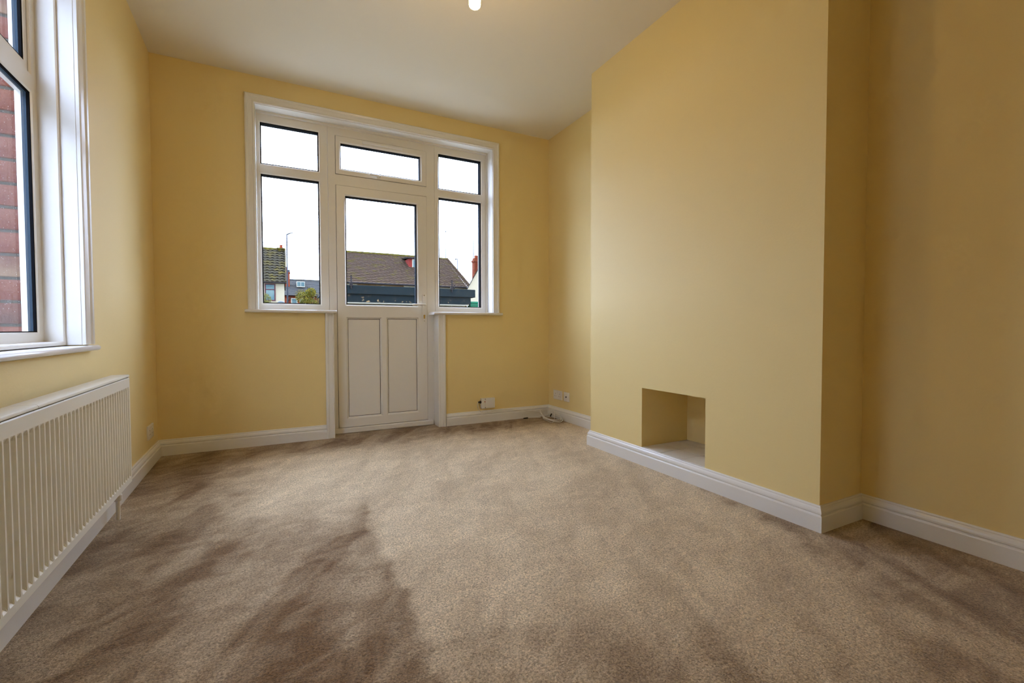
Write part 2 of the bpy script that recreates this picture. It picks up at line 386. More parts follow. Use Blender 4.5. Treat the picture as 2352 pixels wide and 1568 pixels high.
def arch(name, label, pts, outw, parent=None, prof=ARC, to=None, rotz=0):
    """pts: inner-edge points in the wall plane (a,b); outw: mitre direction per point"""
    to = to or (lambda a, b, d: (a, -d, b)); mb = MB()
    for i in range(len(pts) - 1):
        mb.loops([[to(pts[j][0] + outw[j][0] * u, pts[j][1] + outw[j][1] * u, v) for u, v in prof] for j in (i, i + 1)], cap=True)
    return S(mb.build(name, 'gloss_white', rotz=rotz), label, 'trim')
arch('trim_2', 'white moulded architrave framing the windows above the sills', [(OX0 - .004, SZ), (OX0 - .004, OZ1 + .004), (OX1 + .004, OZ1 + .004), (OX1 + .004, SZ)], [(-1, 0), (-1, 1), (1, 1), (1, 0)])
arch('trim_3', 'short white architrave on the hinge side below the left sill', [(DX0 - .0, 0), (DX0 - .0, SZ - .016)], [(-1, 0), (-1, 0)])
arch('trim_4', 'short white architrave on the handle side below the right sill', [(DX1 + .0, 0), (DX1 + .0, SZ - .016)], [(1.1, 0), (1.1, 0)])

def sill(name, label, x0, x1, y0, y1, z1, th=.022, to=None, rotz=0):
    to = to or (lambda x, y, z: (x, y, z)); mb = MB(); pr = []
    for k in range(9):
        a = -math.pi / 2 + math.pi * k / 8; pr.append((y0 + th / 2 - math.cos(a) * th / 2, z1 - th / 2 + math.sin(a) * th / 2))
    pr += [(y1, z1), (y1, z1 - th)]
    c = .008
    Ls = []
    for x, k in ((x0, 1), (x0 + c, 0), (x1 - c, 0), (x1, 1)):
        Ls.append([to(x, y + (c * .8 if k and y < (y0 + th) else 0), z) for y, z in pr])
    mb.loops(Ls, cap=True)
    return S(mb.build(name, 'gloss_white', smooth=True, rotz=rotz), label, 'window sill')
sill('windowsill_1', 'white rounded window sill on the hinge side of the garden door', OX0 - .085, DX0 + .022, -.055, FD + .05, SZ + .006)
sill('windowsill_2', 'white rounded window sill on the handle side of the garden door', DX1 - .045, OX1 + .085, -.055, FD + .05, SZ + .006)

# ------------------------------------------------------------------ plastic windows on wall_back
def glazed(root, rect, d, name='pane', to=None, gap=.012, gk=.044):
    """sealed unit with black gasket; rect = visible glass"""
    to = to or (lambda a, b, dd: (a, dd, b)); sg = 1 if gap > 0 else -1
    x0, x1, z0, z1 = rect; o = root.location
    m = MB(); e = .012
    R = lambda r, dd: [to(r[0], r[2], dd), to(r[1], r[2], dd), to(r[1], r[3], dd), to(r[0], r[3], dd)]
    big = (x0 - e, x1 + e, z0 - e, z1 + e)
    m.loops([R(big, d), R(big, d + gap)], cap=True)
    p = m.build(name, 'glass', root, origin=ORG)
    m = MB()
    g = (x0 + .0025, x1 - .0025, z0 + .0025, z1 - .0025); f = (x0 - .004, x1 + .004, z0 - .004, z1 + .004)
    m.loops([R(f, d), R(f, d - sg * gk), R(g, d - sg * (gk - .002)), R(g, d)], closed=True)
    m.build('gasket', 'gasket', root, origin=ORG)
    m = MB()
    g = (x0 + .001, x1 - .001, z0 + .001, z1 - .001)
    m.loops([R(f, d + .001 * sg), R(g, d + .001 * sg), R(g, d + gap - .001 * sg), R(f, d + gap - .001 * sg)], closed=True)
    m.build('spacer', 'spacer', p, origin=ORG)
    return p
ORG = (0, 0, 0)
GD = FD + .052
def side_window(name, label, x0, x1, gx0, gx1, zt0=2.033, zt1=2.118, gz0=1.063, gz1=2.420):
    global ORG
    ORG = ((x0 + x1) / 2, FD, SZ + .006)
    zm = (zt0 + zt1) / 2
    r = thing(name, label, 'window', ORG, kind='structure')
    m = MB()
    m.ring((x0, x1, SZ + .006, zm), (gx0, gx1, gz0, zt0), FD, FD + .07, .012)
    m.ring((x0, x1, zm, OZ1), (gx0, gx1, zt1, gz1), FD, FD + .07, .012)
    m.build('window_frame', 'upvc', r, origin=ORG)
    glazed(r, (gx0, gx1, gz0, zt0), GD); glazed(r, (gx0, gx1, zt1, gz1), GD)
    return r
side_window('window_1', 'white plastic two-pane fixed window on the hinge side of the garden door', OX0, 1.106, .640, 1.038)
side_window('window_2', 'white plastic two-pane fixed window on the handle side of the garden door', 1.992, OX1, 2.034, 2.437)

# door frame with top-hung fanlight above
ORG = (1.54, FD, 0)
DL0, DL1, DZ0, DZ1 = 1.168, 1.914, .050, 2.025
dr = thing('door_1', 'white plastic garden door, glazed above two flat lower panels', 'door', ORG, kind='structure')
m = MB()
m.box(1.108, DL0 - .003, FD, FD + .07, 0, OZ1); m.box(DL1 + .003, 1.990, FD, FD + .07, 0, OZ1)
m.box(DL0 - .003, DL1 + .003, FD, FD + .07, DZ1 + .004, 2.113); m.box(DL0 - .003, DL1 + .003, FD, FD + .07, 2.424, OZ1)
m.build('door_frame', 'upvc', dr, origin=ORG)
m = MB(); m.box(DL0 - .003, DL1 + .003, FD + .02, FD + .069, 0, OZ1 - .001)
# dark rebate seen in the gaps round leaf and fanlight
m = MB(); m.ring((DL0 - .006, DL1 + .006, 2.110, 2.427), (DL0 + .012, DL1 - .012, 2.13, 2.407), FD + .045, FD + .06, .001); m.ring((DL0 - .006, DL1 + .006, DZ0 - .003, DZ1 + .007), (DL0 + .012, DL1 - .012, DZ0 + .015, DZ1 - .012), FD + .045, FD + .06, .001)
m.build('rebate_seal', 'gasket', dr, origin=ORG)
m = MB(); m.bbox(DL0 - .06 + .01, DL1 + .06 - .01, FD - .022, FD + .06, 0, DZ0 - .004, .006); m.build('threshold', 'upvc', dr, origin=ORG)
lf = MB()
G = (1.242, 1.823, 1.066, 1.944); PL = (1.247, 1.506, .133, .945); PR = (1.571, 1.823, .136, .947)
LF = FD - .006
xm = (PL[1] + PR[0]) / 2; zm = (PL[3] + G[2]) / 2
lf.ring((DL0, DL1, zm, DZ1), G, LF, FD + .055, .014)
lf.ring((DL0, xm, DZ0, zm), PL, LF, FD + .055, .014); lf.ring((xm, DL1, DZ0, zm), PR, LF, FD + .055, .014)
leaf = lf.build('door_leaf', 'upvc', dr, origin=ORG)
for P_ in (PL, PR):
    m = MB(); m.ring((P_[0] - .004, P_[1] + .004, P_[2] - .004, P_[3] + .004), (P_[0] + .003, P_[1] - .003, P_[2] + .003, P_[3] - .003), LF + .016, LF + .024, .001); m.build('gasket', 'gasket', leaf, origin=ORG)
    m = MB(); m.box(P_[0] - .003, P_[1] + .003, LF + .019, LF + .035, P_[2] - .003, P_[3] + .003); m.build('panel', 'upvc', leaf, origin=ORG)
glazed(dr, G, GD - .004)
# handle: long backplate, lever, euro cylinder
hx = 1.886
m = MB()
def stadium(cx, z0, z1, r, n=10):
    pts = []
    for k in range(n + 1): a = math.pi * k / n; pts.append((cx + r * math.cos(a), z1 - r + r * math.sin(a)))
    for k in range(n + 1): a = math.pi + math.pi * k / n; pts.append((cx + r * math.cos(a), z0 + r + r * math.sin(a)))
    return pts
XZ = lambda a, b, d: (a, d, b)
m.prism(stadium(hx, .918, 1.168, .0165), LF - .009, LF, XZ)
pl = m.build('handle_plate', 'upvc', dr, origin=ORG)
m = MB(); m.tube([(hx, LF - .006, 1.073), (hx, LF - .042, 1.073), (hx - .006, LF - .052, 1.073), (hx - .03, LF - .054, 1.072), (hx - .11, LF - .050, 1.070), (hx - .118, LF - .048, 1.070)], [.0095, .009, .009, .009, .008, .005], 12)
m.build('lever', 'upvc', pl, origin=ORG, smooth=True)
m = MB(); m.prism(stadium(hx, .950, .985, .0062), LF - .013, LF - .002, XZ); m.lathe([(.0085, LF - .0132), (.0085, LF - .002)], (hx, 0, .977), 'y', 16); m.build('keyhole', 'brass', pl, origin=ORG)
for z in (.930, 1.156):
    m = MB(); m.lathe([(.0042, LF - .0105), (.0042, LF - .006)], (hx, 0, z), 'y', 12); m.build('screw', 'chrome', pl, origin=ORG)
# fanlight casement
ORG = (1.54, FD, 2.117)
fl = thing('window_3', 'white plastic top-hung fanlight above the garden door', 'window', ORG, kind='structure')
FG = (1.208, 1.863, 2.162, 2.366)
m = MB(); m.ring((DL0, DL1, 2.117, 2.420), FG, FD - .006, FD + .055, .012); m.build('casement', 'upvc', fl, origin=ORG)
glazed(fl, FG, GD - .004)
m = MB(); m.bbox(1.375, 1.705, FD - .018, FD - .005, 2.392, 2.412, .003); m.build('trickle_vent', 'plastic_white', fl, origin=ORG)
m = MB(); m.bbox(1.490, 1.520, FD - .024, FD - .005, 2.126, 2.146, .003); m.tube([(1.505, FD - .022, 2.136), (1.505, FD - .032, 2.136), (1.50, FD - .036, 2.137), (1.43, FD - .036, 2.139)], [.007, .007, .0075, .006], 10)
hd = m.build('handle', 'upvc', fl, origin=ORG, smooth=True)
m = MB(); m.lathe([(.0035, FD - .0255), (.0035, FD - .022)], (1.514, 0, 2.136), 'y', 10); m.build('lock_button', 'black_plastic', hd, origin=ORG)
ORG = (0, 0, 0)

# ------------------------------------------------------------------ window in wall_left (own frame: x out of the wall is negative)
YZ = lambda a, b, d: (d, a, b)
m = MB()
m.box(-.045, .002, LY1, LY1 + .012, LZ0, LZ1 + .012); m.box(-.045, .002, LY0 - .012, LY0, LZ0, LZ1 + .012); m.box(-.045, .002, LY0, LY1, LZ1, LZ1 + .012)
S(m.build('trim_5', 'gloss_white', rotz=LA), 'white painted lining boards of the side window opening', 'trim')
arch('trim_6', 'white moulded architrave around the side window', [(LY1 + .002, LZ0), (LY1 + .002, LZ1 + .002), (LY0 - .002, LZ1 + .002), (LY0 - .002, LZ0)], [(1.35, 0), (1.35, 1.35), (-1.35, 1.35), (-1.35, 0)],
     to=lambda a, b, d: (d, a, b), rotz=LA)
sill('windowsill_3', 'white rounded sill of the side window above the radiator', LY0 - .11, LY1 + .115, -.034, .115, LZ0 - .004, to=lambda x, y, z: (-y, x, z), rotz=LA)
ORG = (-.10, (LY0 + LY1) / 2, LZ0)
lw = thing('window_4', 'white plastic side window with upper light above the radiator', 'window', ORG, LA, kind='structure')
FX = -.045                      # deep outer frame, then sashes set back
m = MB(); m.ring((LY0, LY1, LZ0, LZ1), (LY0 + .014, LY1 - .014, LZ0 + .014, LZ1 - .014), FX, -.16, .004, YZ)
m.build('window_frame', 'upvc', lw, origin=ORG)
TZ0, TZ1 = 1.752, 1.832; SX = -.104
a0, a1 = LY0 + .014, LY1 - .014
m = MB(); m.ring((a0, a1, LZ0 + .014, (TZ0 + TZ1) / 2), (a0 + .045, a1 - .045, .853, TZ0), SX, -.150, .006, YZ); m.build('lower_sash', 'upvc', lw, origin=ORG)
m = MB(); m.ring((a0, a1, (TZ0 + TZ1) / 2, LZ1 - .014), (a0 + .045, a1 - .045, TZ1 - .006, LZ1 - .06), SX, -.150, .006, YZ); m.build('upper_frame', 'upvc', lw, origin=ORG)
m = MB(); m.ring((a0 + .047, a1 - .047, TZ1 - .002, LZ1 - .062), (a0 + .075, a1 - .075, TZ1 + .028, LZ1 - .095), SX - .008, -.150, .006, YZ); m.build('upper_sash', 'upvc', lw, origin=ORG)
glazed(lw, (a0 + .045, a1 - .045, .853, TZ0), SX - .014, to=YZ, gap=-.016, gk=.010)
glazed(lw, (a0 + .075, a1 - .075, TZ1 + .028, LZ1 - .095), SX - .020, to=YZ, gap=-.016, gk=.010)
# rain drops on the outer glass
m = MB()
for k in range(420):
    y = random.uniform(-1.80, a1 - .055); z = random.uniform(.9, TZ0 - .01); r = random.choice((.0009, .0012, .0017)); x = SX - .0303
    m.add([(x - r * .6, y, z), (x, y - r, z), (x, y, z - r * 1.3), (x, y + r, z), (x, y, z + r * 1.1)], [(0, 1, 2), (0, 2, 3), (0, 3, 4), (0, 4, 1)])
mat('rain_water', (.85, .9, .92), .05, spec=1)
rd = m.build('raindrops', 'rain_water', lw, origin=ORG); rd['kind'] = 'stuff'
# brick reveal outside the side window
bw = thing('wall_outside', 'weathered red brick reveal outside the side window', 'brick wall', (-.16, LY1, 0), LA, kind='structure')
BO = (-.16, LY1, 0)
RY = LY1 - .046
m = MB(); m.box(-.40, -.151, RY + .004, RY + .30, -.4, 3.0); m.build('mortar_bed', 'mortar', bw, origin=BO)
CH = .088; protos = {}
for k in range(36):
    z = .028 + k * CH - .2
    mt = random.choice(('brick_red', 'brick_red', 'brick_dark', 'brick_buff'))
    if mt not in protos:
        m = MB(); m.bbox(-.365, -.152, 0, .10, 0, CH - .011, .003); protos[mt] = m.build('brick', mt, bw, origin=BO); o = protos[mt]
    else:
        o = link_copy(protos[mt], bw)
    o.location = (random.uniform(-.002, .002), RY - LY1 * 0 + random.uniform(-.0015, .0015), z)
for o in list(bw.children):
    if o.name.startswith('brick'): o.location.y -= 0

# ------------------------------------------------------------------ radiator (left wall frame)
RO = (.06, -1.95, .155)
rad = thing('radiator', 'long white ribbed panel radiator under the side window', 'radiator', RO, LA)
ry0, ry1, rz0, rz1, rx = -2.76, -1.160, .155, .640, .100
m = MB(); pitch = .0333; ys = []
y = ry1 - .010
ys.append((ry1, 0)); 
while y - pitch > ry0 + .01:
    ys += [(y, 0), (y - .0040, 0), (y - .0065, .35), (y - .0105, 1), (y - .0240, 1), (y - .0280, .35), (y - .0305, 0)]; y -= pitch
ys.append((ry0, 0))
rows = [(rz0, 0, -.010), (rz0 + .002, 0, -.002), (rz0 + .004, 0, 0), (rz0 + .028, 0, 0), (rz0 + .042, 1, 0), (rz1 - .056, 1, 0), (rz1 - .042, 0, 0), (rz1 - .003, 0, 0), (rz1, 0, -.003)]
nv = len(ys); V = []; F_ = []
for z, g, dx in rows:
    for yy, k in ys: V.append((rx + dx - .011 * k * g, yy, z))
for r_ in range(len(rows) - 1):
    for c in range(nv - 1): F_.append((r_ * nv + c, r_ * nv + c + 1, (r_ + 1) * nv + c + 1, (r_ + 1) * nv + c))
m.add(V, F_); m.box(rx - .024, rx - .0115, ry0 + .002, ry1 - .002, rz0 + .002, rz1 - .002)
m.build('front_panel', 'enamel', rad, origin=RO)
m = MB(); m.box(.038, rx - .03, ry0 + .03, ry1 - .03, rz0 + .03, rz1 - .03)
fin = MB(); yy = ry0 + .04
while yy < ry1 - .04: fin.box(.040, rx - .025, yy, yy + .0015, rz0 + .03, rz1 - .02); yy += .02
fin.build('convector_fins', 'enamel', rad, origin=RO)
m = MB(); m.bbox(.034, .038, ry0 + .02, ry1 - .02, rz0 + .03, rz1 - .01, .001); m.build('back_plate', 'enamel', rad, origin=RO)
seam = -2.105
for q0, q1 in ((ry0 - .003, seam - .001), (seam + .001, ry1 + .003)):
    m = MB()
    pr = [(.032, rz1 + .004), (.032, rz1 + .010), (.036, rz1 + .014), (rx - .006, rz1 + .014), (rx - .002, rz1 + .0125), (rx - .0005, rz1 + .009), (rx - .0005, rz1 + .004)]
    m.loops([[(a, q, b) for a, b in pr] for q in (q0, q1)], cap=True)
    m.build('top_grille', 'enamel', rad, origin=RO, smooth=True)
for q in (ry0, ry1):
    s_ = 1 if q == ry1 else -1
    m = MB(); m.bbox(.034, rx - .004, min(q, q + s_ * .003), max(q, q + s_ * .003), rz0 + .012, rz1 + .002, .001); m.build('end_panel', 'enamel', rad, origin=RO)
for q in (ry0 + .045, ry1 - .035):
    m = MB(); m.tube([(.055, q, 0.0), (.055, q, rz0 + .02)], .0085, 12); pp = m.build('pipe', 'gloss_white', rad, origin=RO, smooth=True)
    m = MB(); m.lathe([(.013, .085), (.0165, .09), (.0165, .112), (.012, .117), (.012, .15)], (.055, q, 0), 'z', 14); m.build('valve', 'plastic_white', pp, origin=RO, smooth=True)
for q in (-2.45, -1.45):
    m = MB(); m.bbox(.0, .037, q - .02, q + .02, .25, .56, .002); m.build('bracket', 'enamel', rad, origin=RO)

# ------------------------------------------------------------------ pendant light
LX, LYy = 1.572, -1.856
pd = thing('pendant_light', 'glowing warm white bulb hanging from the ceiling', 'light', (LX, LYy, H))
PO = (LX, LYy, H)
m = MB(); m.lathe([(.046, H), (.046, H - .010), (.036, H - .020), (.012, H - .026)], (LX, LYy, 0), 'z', 28); m.build('ceiling_rose', 'lamp_plastic', pd, origin=PO, smooth=True)
m = MB(); m.tube([(LX, LYy, H - .02), (LX, LYy, 2.491)], .0032, 8); m.build('cord', 'lamp_plastic', pd, origin=PO, smooth=True)
m = MB(); m.lathe([(.008, 2.501), (.013, 2.491), (.019, 2.478), (.019, 2.441), (.022, 2.438), (.022, 2.421), (.018, 2.418)], (LX, LYy, 0), 'z', 24); m.build('lamp_holder', 'lamp_plastic', pd, origin=PO, smooth=True)
BZ = 2.328
m = MB(); m.lathe([(.016, 2.421), (.018, 2.411), (.025, 2.399), (.026, 2.391), (.026, BZ + .012), (.0245, BZ + .006), (.020, BZ + .0015), (.012, BZ), (.001, BZ)], (LX, LYy, 0), 'z', 28)
m.build('bulb', 'bulb_glow', pd, origin=PO, smooth=True)

# ------------------------------------------------------------------ sockets and cable box
def faceplate(name, label, cat, w, kind, to, loc, rotz=0):
    """to(a,b,d): a along wall, b up, d proud"""
    t = thing(name, label, cat, loc, rotz)
    h = .086; mb = MB(); c = .003
    P0 = [(-w / 2, -h / 2), (w / 2, -h / 2), (w / 2, h / 2), (-w / 2, h / 2)]; P1 = [(a * (1 - 2 * c / w), b * (1 - 2 * c / h)) for a, b in P0]
    mb.loops([[to(a, b, 0) for a, b in P0], [to(a, b, .007) for a, b in P0], [to(a, b, .0095) for a, b in P1]], cap=True)
    mb.build('faceplate', 'plastic_white', t)
    def slot(a, b, sa, sb, nm='slot', mt='dark_slot', p=.0002):
        q = MB(); q.loops([[to(a + i * sa / 2, b + j * sb / 2, d) for i, j in ((-1, -1), (1, -1), (1, 1), (-1, 1))] for d in (.007, .0095 + p)], cap=True); q.build(nm, mt, t)
    if kind == 'double':
        for s_ in (-1, 1):
            cx = s_ * .036
            slot(cx, .012, .004, .008, 'earth_slot'); slot(cx - .011, -.012, .0063, .004); slot(cx + .011, -.012, .0063, .004)
            slot(s_ * .012, .022, .011, .017, 'rocker_switch', 'plastic_white', .003)
            slot(s_ * .012, .0305, .006, .002, 'switch_mark', 'red_mark', .0004)
    elif kind == 'aerial':
        q = MB(); Ls = []
        for r, d in ((.0075, .0095), (.0075, .0125), (.0055, .0125), (.005, .0098)): Ls.append([to(r * math.cos(2 * math.pi * k / 16), r * math.sin(2 * math.pi * k / 16), d) for k in range(16)])
        q.loops(Ls, cap=True); q.build('aerial_socket', 'black_plastic', t)
        slot(-.030, 0, .004, .004, 'screw', 'chrome'); slot(.030, 0, .004, .004, 'screw', 'chrome')
    return t
faceplate('double_socket', 'white double power socket beside the single aerial plate', 'socket', .146, 'double', lambda a, b, d: (-d, -a, b), (W, -.176, .226))
faceplate('aerial_plate', 'square white wall plate with one black aerial hole', 'socket', .086, 'aerial', lambda a, b, d: (-d, -a, b), (W, -.325, .226))
faceplate('double_socket', 'white double power socket between the radiator and the room corner', 'socket', .146, 'double', lambda a, b, d: (d, a, b), (0, -.245, .216), LA)

BXO = (2.442, 0, .130)
bx = thing('cable_box', 'small white cable box on the wall with black plug and white lead', 'cable box', BXO)
m = MB(); m.bbox(2.374, 2.510, -.030, 0, .130, .224, .003); m.build('case', 'plastic_white', bx, origin=BXO)
m = MB(); m.box(2.4105, 2.4115, -.0304, -.01, .131, .223); m.build('lid_joint', 'grout', bx, origin=BXO)
for z in (.139, .214):
    m = MB(); m.lathe([(.0035, -.0308), (.0035, -.02)], (2.412, 0, z), 'y', 12); m.build('screw', 'black_plastic', bx, origin=BXO)
m = MB(); m.box(2.404, 2.412, -.0304, -.02, .186, .198); m.build('red_print', 'red_mark', bx, origin=BXO)
m = MB(); m.lathe([(.013, 2.374), (.013, 2.366), (.009, 2.364), (.007, 2.352), (.005, 2.346)], (0, -.016, .190), 'x', 14); m.build('plug', 'black_plastic', bx, origin=BXO, smooth=True)

# white lead: from the plug, along the skirting, to a coil on the carpet
def smooth_path(P, n=10):
    P = [Vector(p) for p in P]; out = []
    for i in range(len(P) - 1):
        p0, p1, p2, p3 = P[max(i - 1, 0)], P[i], P[i + 1], P[min(i + 2, len(P) - 1)]
        for k in range(n):
            t = k / n
            out.append(.5 * ((2 * p1) + (p2 - p0) * t + (2 * p0 - 5 * p1 + 4 * p2 - p3) * t * t + (3 * p1 - p0 - 3 * p2 + p3) * t ** 3))
    out.append(P[-1]); return out
CO = (3.0, -.22, 0)
cb = thing('aerial_lead', 'white aerial lead lying in a loose coil on the carpet by the corner', 'cable', CO)
pts = [(2.348, -.016, .190), (2.339, -.022, .183), (2.338, -.026, .160), (2.345, -.028, .130), (2.372, -.030, .104), (2.41, -.030, .096), (2.50, -.028, .100), (2.60, -.026, .104), (2.66, -.030, .102), (2.72, -.040, .092), (2.82, -.055, .078), (2.90, -.072, .070), (2.955, -.095, .055)]
loopsP = []
for k in range(0, 40):
    a = math.radians(120 - k * 30); j = k // 12
    rx_, ry_ = (.075 + .006 * j, .135 - .012 * j)
    cx, cy = 3.003 + .006 * math.sin(k * 1.7), -.235 + .012 * j
    loopsP.append((cx + rx_ * math.cos(a), cy + ry_ * math.sin(a), .012 + .006 * j + .016 * (1 + math.sin(a)) * (1.0 + .25 * j)))
loopsP += [(2.955, -.33, .008), (2.94, -.24, .008), (2.955, -.15, .008), (2.99, -.12, .010), (3.01, -.19, .03)]
m = MB(); m.tube(smooth_path(pts + loopsP, 5), .0034, 7); m.build('lead', 'cable_white', cb, origin=CO, smooth=True)
m = MB(); m.tube([(3.01, -.19, .03), (3.012, -.196, .042), (3.016, -.204, .058)], [.0055, .0065, .0065], 10); m.build('connector', 'black_plastic', cb, origin=CO, smooth=True)
m = MB(); m.tube(smooth_path([(2.955, -.10, .012), (2.92, -.075, .010), (2.87, -.06, .009), (2.835, -.058, .009)], 6), .0034, 7); m.build('lead_tail', 'cable_white', cb, origin=CO, smooth=True)
m = MB(); m.tube([(2.84, -.058, .009), (2.805, -.060, .009), (2.792, -.061, .009)], [.006, .006, .004], 10); m.build('connector', 'black_plastic', cb, origin=CO, smooth=True)

# ================================================================== outside
GZ = -.45
m = MB(); m.box(-60, 90, 5.0, 120, GZ - .1, GZ); m.box(-60, -2.3, -40, 5.0, GZ - .1, GZ); m.box(6.5, 90, .30, 5.0, GZ - .1, GZ)
S(m.build('ground', 'ground_out'), 'rough ground outside the garden door', 'ground')

m = MB(); m.box(-2.3, 6.5, .30, 5.0, GZ - .1, GZ); m.box(-2.3, -.45, -9.0, .30, GZ - .1, GZ)  # unseen paving, added to bounce daylight up to the ceiling
S(m.build('bounce_path', 'bounce_concrete'), 'unseen pale paving added to bounce daylight into the room', 'path')
m = MB(); m.box(-2.6, -2.3, -9.0, 1.2, GZ, 3.1)  # unseen wall, added to cut sky light through the side window
mat('blocker_pebbledash', (0.30, 0.30, 0.29), 0.95, bump=(60, .6, .01), spec=.08)
S(m.build('wall_light_blocker', 'blocker_pebbledash'), 'unseen grey pebbledashed wall added to block sky light at the side window', 'wall')

def tiled_roof(x0, x1, ye, ze, yr, zr, n, pitch, amp, step):
    """front slope of pantiles laid in overlapping courses (real relief) plus a plain back slope"""
    mb = MB(); L = math.hypot(yr - ye, zr - ze); uy, uz = (yr - ye) / L, (zr - ze) / L; ny, nz = -uz, uy
    per = 6; nx = max(2, int((x1 - x0) / pitch * per)); 
    for c in range(n):
        s0, s1 = L * c / n, L * (c + 1) / n; rows = []
        for s_, h in ((s0 + step * 1.6, 0.0), (s0, step), (s1, 0.004)):
            rows.append([(x0 + (x1 - x0) * i / nx, ye + uy * s_ + ny * (h + (amp * math.sin(2 * math.pi * i / per) if h else -.02)),
                          ze + uz * s_ + nz * (h + (amp * math.sin(2 * math.pi * i / per) if h else -.02))) for i in range(nx + 1)])
        o = len(mb.v)
        for r in rows: mb.v += r
        w = nx + 1
        for r in range(2):
            for i in range(nx): mb.f.append((o + r * w + i, o + r * w + i + 1, o + (r + 1) * w + i + 1, o + (r + 1) * w + i))
    mb.add([(x0, yr, zr), (x1, yr, zr), (x1, 2 * yr - ye, ze), (x0, 2 * yr - ye, ze)], [(0, 1, 2, 3)])
    return mb
def verge(x, ye, ze, yr, zr, w=.07, t=.11):
    mb = MB(); L = math.hypot(yr - ye, zr - ze); ny, nz = -(zr - ze) / L, (yr - ye) / L
    return mb.prism([(ye, ze - .06), (yr, zr - .06), (yr + ny * t, zr + nz * t), (ye + ny * t, ze + nz * t)], x, x + w, lambda a, b, d: (d, a, b))
def gable_body(x0, x1, y0, y1, ze, zr, z0=GZ):
    ym = (y0 + y1) / 2; mb = MB()
    poly = [(y0, z0), (y1, z0), (y1, ze), (ym, zr), (y0, ze)]
    return mb.prism(poly, x0, x1, lambda a, b, d: (d, a, b))
def sash(parent, org, x0, x1, z0, z1, y, frame_m, bars=(), t=.06):
    mb = MB(); mb.ring((x0, x1, z0, z1), (x0 + t, x1 - t, z0 + t, z1 - t), y - .04, y + .03, .005)
    for z in bars: mb.box(x0 + t, x1 - t, y - .035, y + .03, z - t * .45, z + t * .45)
    w = mb.build('window', frame_m, parent, origin=org)
    mb = MB(); mb.box(x0 + t, x1 - t, y - .02, y - .005, z0 + t, z1 - t); mb.build('pane', 'window_dark', w, origin=org)
    return w

# garage with dark fascia boards
GO = (4.0, 8.6, GZ)
ga = thing('garage', 'flat-roofed white garage with flaking dark green fascia boards', 'garage', GO)
gx0, gx1, gy = 1.85, 5.82, 8.55
m = MB(); m.box(gx0 + .12, gx1 - .22, gy + .22, gy + 4.5, GZ, 1.60); m.build('wall', 'render_white', ga, origin=GO)
m = MB(); m.box(gx0, gx1, gy + .02, gy + 4.7, 1.93, 1.985); m.build('flat_roof', 'roof_felt', ga, origin=GO)
m = MB(); m.bbox(gx0, gx1, gy - .02, gy + .02, 1.775, 2.0, .006); m.build('upper_fascia', 'fascia_green', ga, origin=GO)
m = MB(); m.bbox(gx0 + .06, gx1 - .10, gy + .06, gy + .10, 1.565, 1.80, .006); m.build('lower_fascia', 'fascia_green', ga, origin=GO)
m = MB(); m.bbox(gx1 - .02, gx1 + .02, gy, gy + 4.7, 1.775, 2.0, .006); m.build('side_fascia', 'fascia_green', ga, origin=GO)
m = MB(); m.box(gx0 + .1, gx1 - .15, gy + .09, gy + .13, 1.535, 1.568); m.build('drip_batten', 'white_paint_out', ga, origin=GO)
for px in (2.36, 5.10):
    m = MB(); m.tube([(px, gy - .05, 1.90), (px, gy - .05, 2.24)], .018, 8); m.box(px - .04, px + .04, gy - .06, gy - .02, 1.97, 2.06); m.build('bracket_post', 'gutter_dark', ga, origin=GO)
m = MB(); m.tube([(5.14 + .055 * math.cos(a * .5236), gy - .05, 2.07 + .055 * math.sin(a * .5236)) for a in range(13)], .012, 6); m.build('cable_loop', 'gutter_dark', ga, origin=GO)

# long brown-tiled house
HO = (8.6, 27.4, GZ)
lh = thing('long_house', 'long house with mossy brown tiled roof behind the garage', 'house', HO)
m = gable_body(4.15, 13.0, 27.6, 37.5, 3.95, 6.62); m.build('walls', 'render_tan', lh, origin=HO)
m = tiled_roof(3.9, 13.15, 27.2, 3.90, 32.5, 6.68, 20, .30, .010, .045); m.build('tiled_roof', 'roof_brown', lh, origin=HO)
m = verge(13.11, 27.16, 3.88, 32.5, 6.68); m.build('verge_tiles', 'roof_brown', lh, origin=HO)
m = MB(); m.tube([(3.9, 32.5, 6.68), (8, 32.5, 6.70), (13.15, 32.5, 6.66)], .11, 8); m.build('ridge_tiles', 'moss', lh, origin=HO)
m = MB(); m.tube([(3.9, 27.12, 3.86), (13.15, 27.12, 3.84)], .055, 8); m.build('gutter', 'gutter_dark', lh, origin=HO)
for a, b in ((4.2, 5.2), (8.3, 13.0)):
    m = MB(); m.box(a, b, 27.55, 27.60, 3.0, 3.84); m.build('white_wall_panel', 'render_white', lh, origin=HO)
m = MB(); m.lathe([(.5, 27.50), (.48, 27.56), (.3, 27.58)], (6.9, 0, 3.28), 'y', 20); m.build('white_arch', 'white_paint_out', lh, origin=HO)
m = MB(); m.box(9.34, 10.15, 30.3, 32.0, 5.40, 6.18); dm = m.build('dormer', 'dormer_red', lh, origin=HO)
m = MB(); m.add([(9.20, 30.15, 6.16), (10.3, 30.15, 6.16), (10.3, 32.4, 6.42), (9.20, 32.4, 6.42), (9.20, 30.15, 6.24), (10.3, 30.15, 6.24), (10.3, 32.4, 6.50), (9.20, 32.4, 6.50)], [(0, 1, 2, 3), (4, 5, 6, 7), (0, 1, 5, 4), (1, 2, 6, 5), (2, 3, 7, 6), (3, 0, 4, 7)]); m.build('dormer_roof', 'gutter_dark', dm, origin=HO)
m = MB(); m.ring((9.60, 10.12, 5.46, 6.14), (9.67, 10.05, 5.53, 6.07), 30.27, 30.31, .005); m.build('dormer_window', 'white_paint_out', dm, origin=HO)
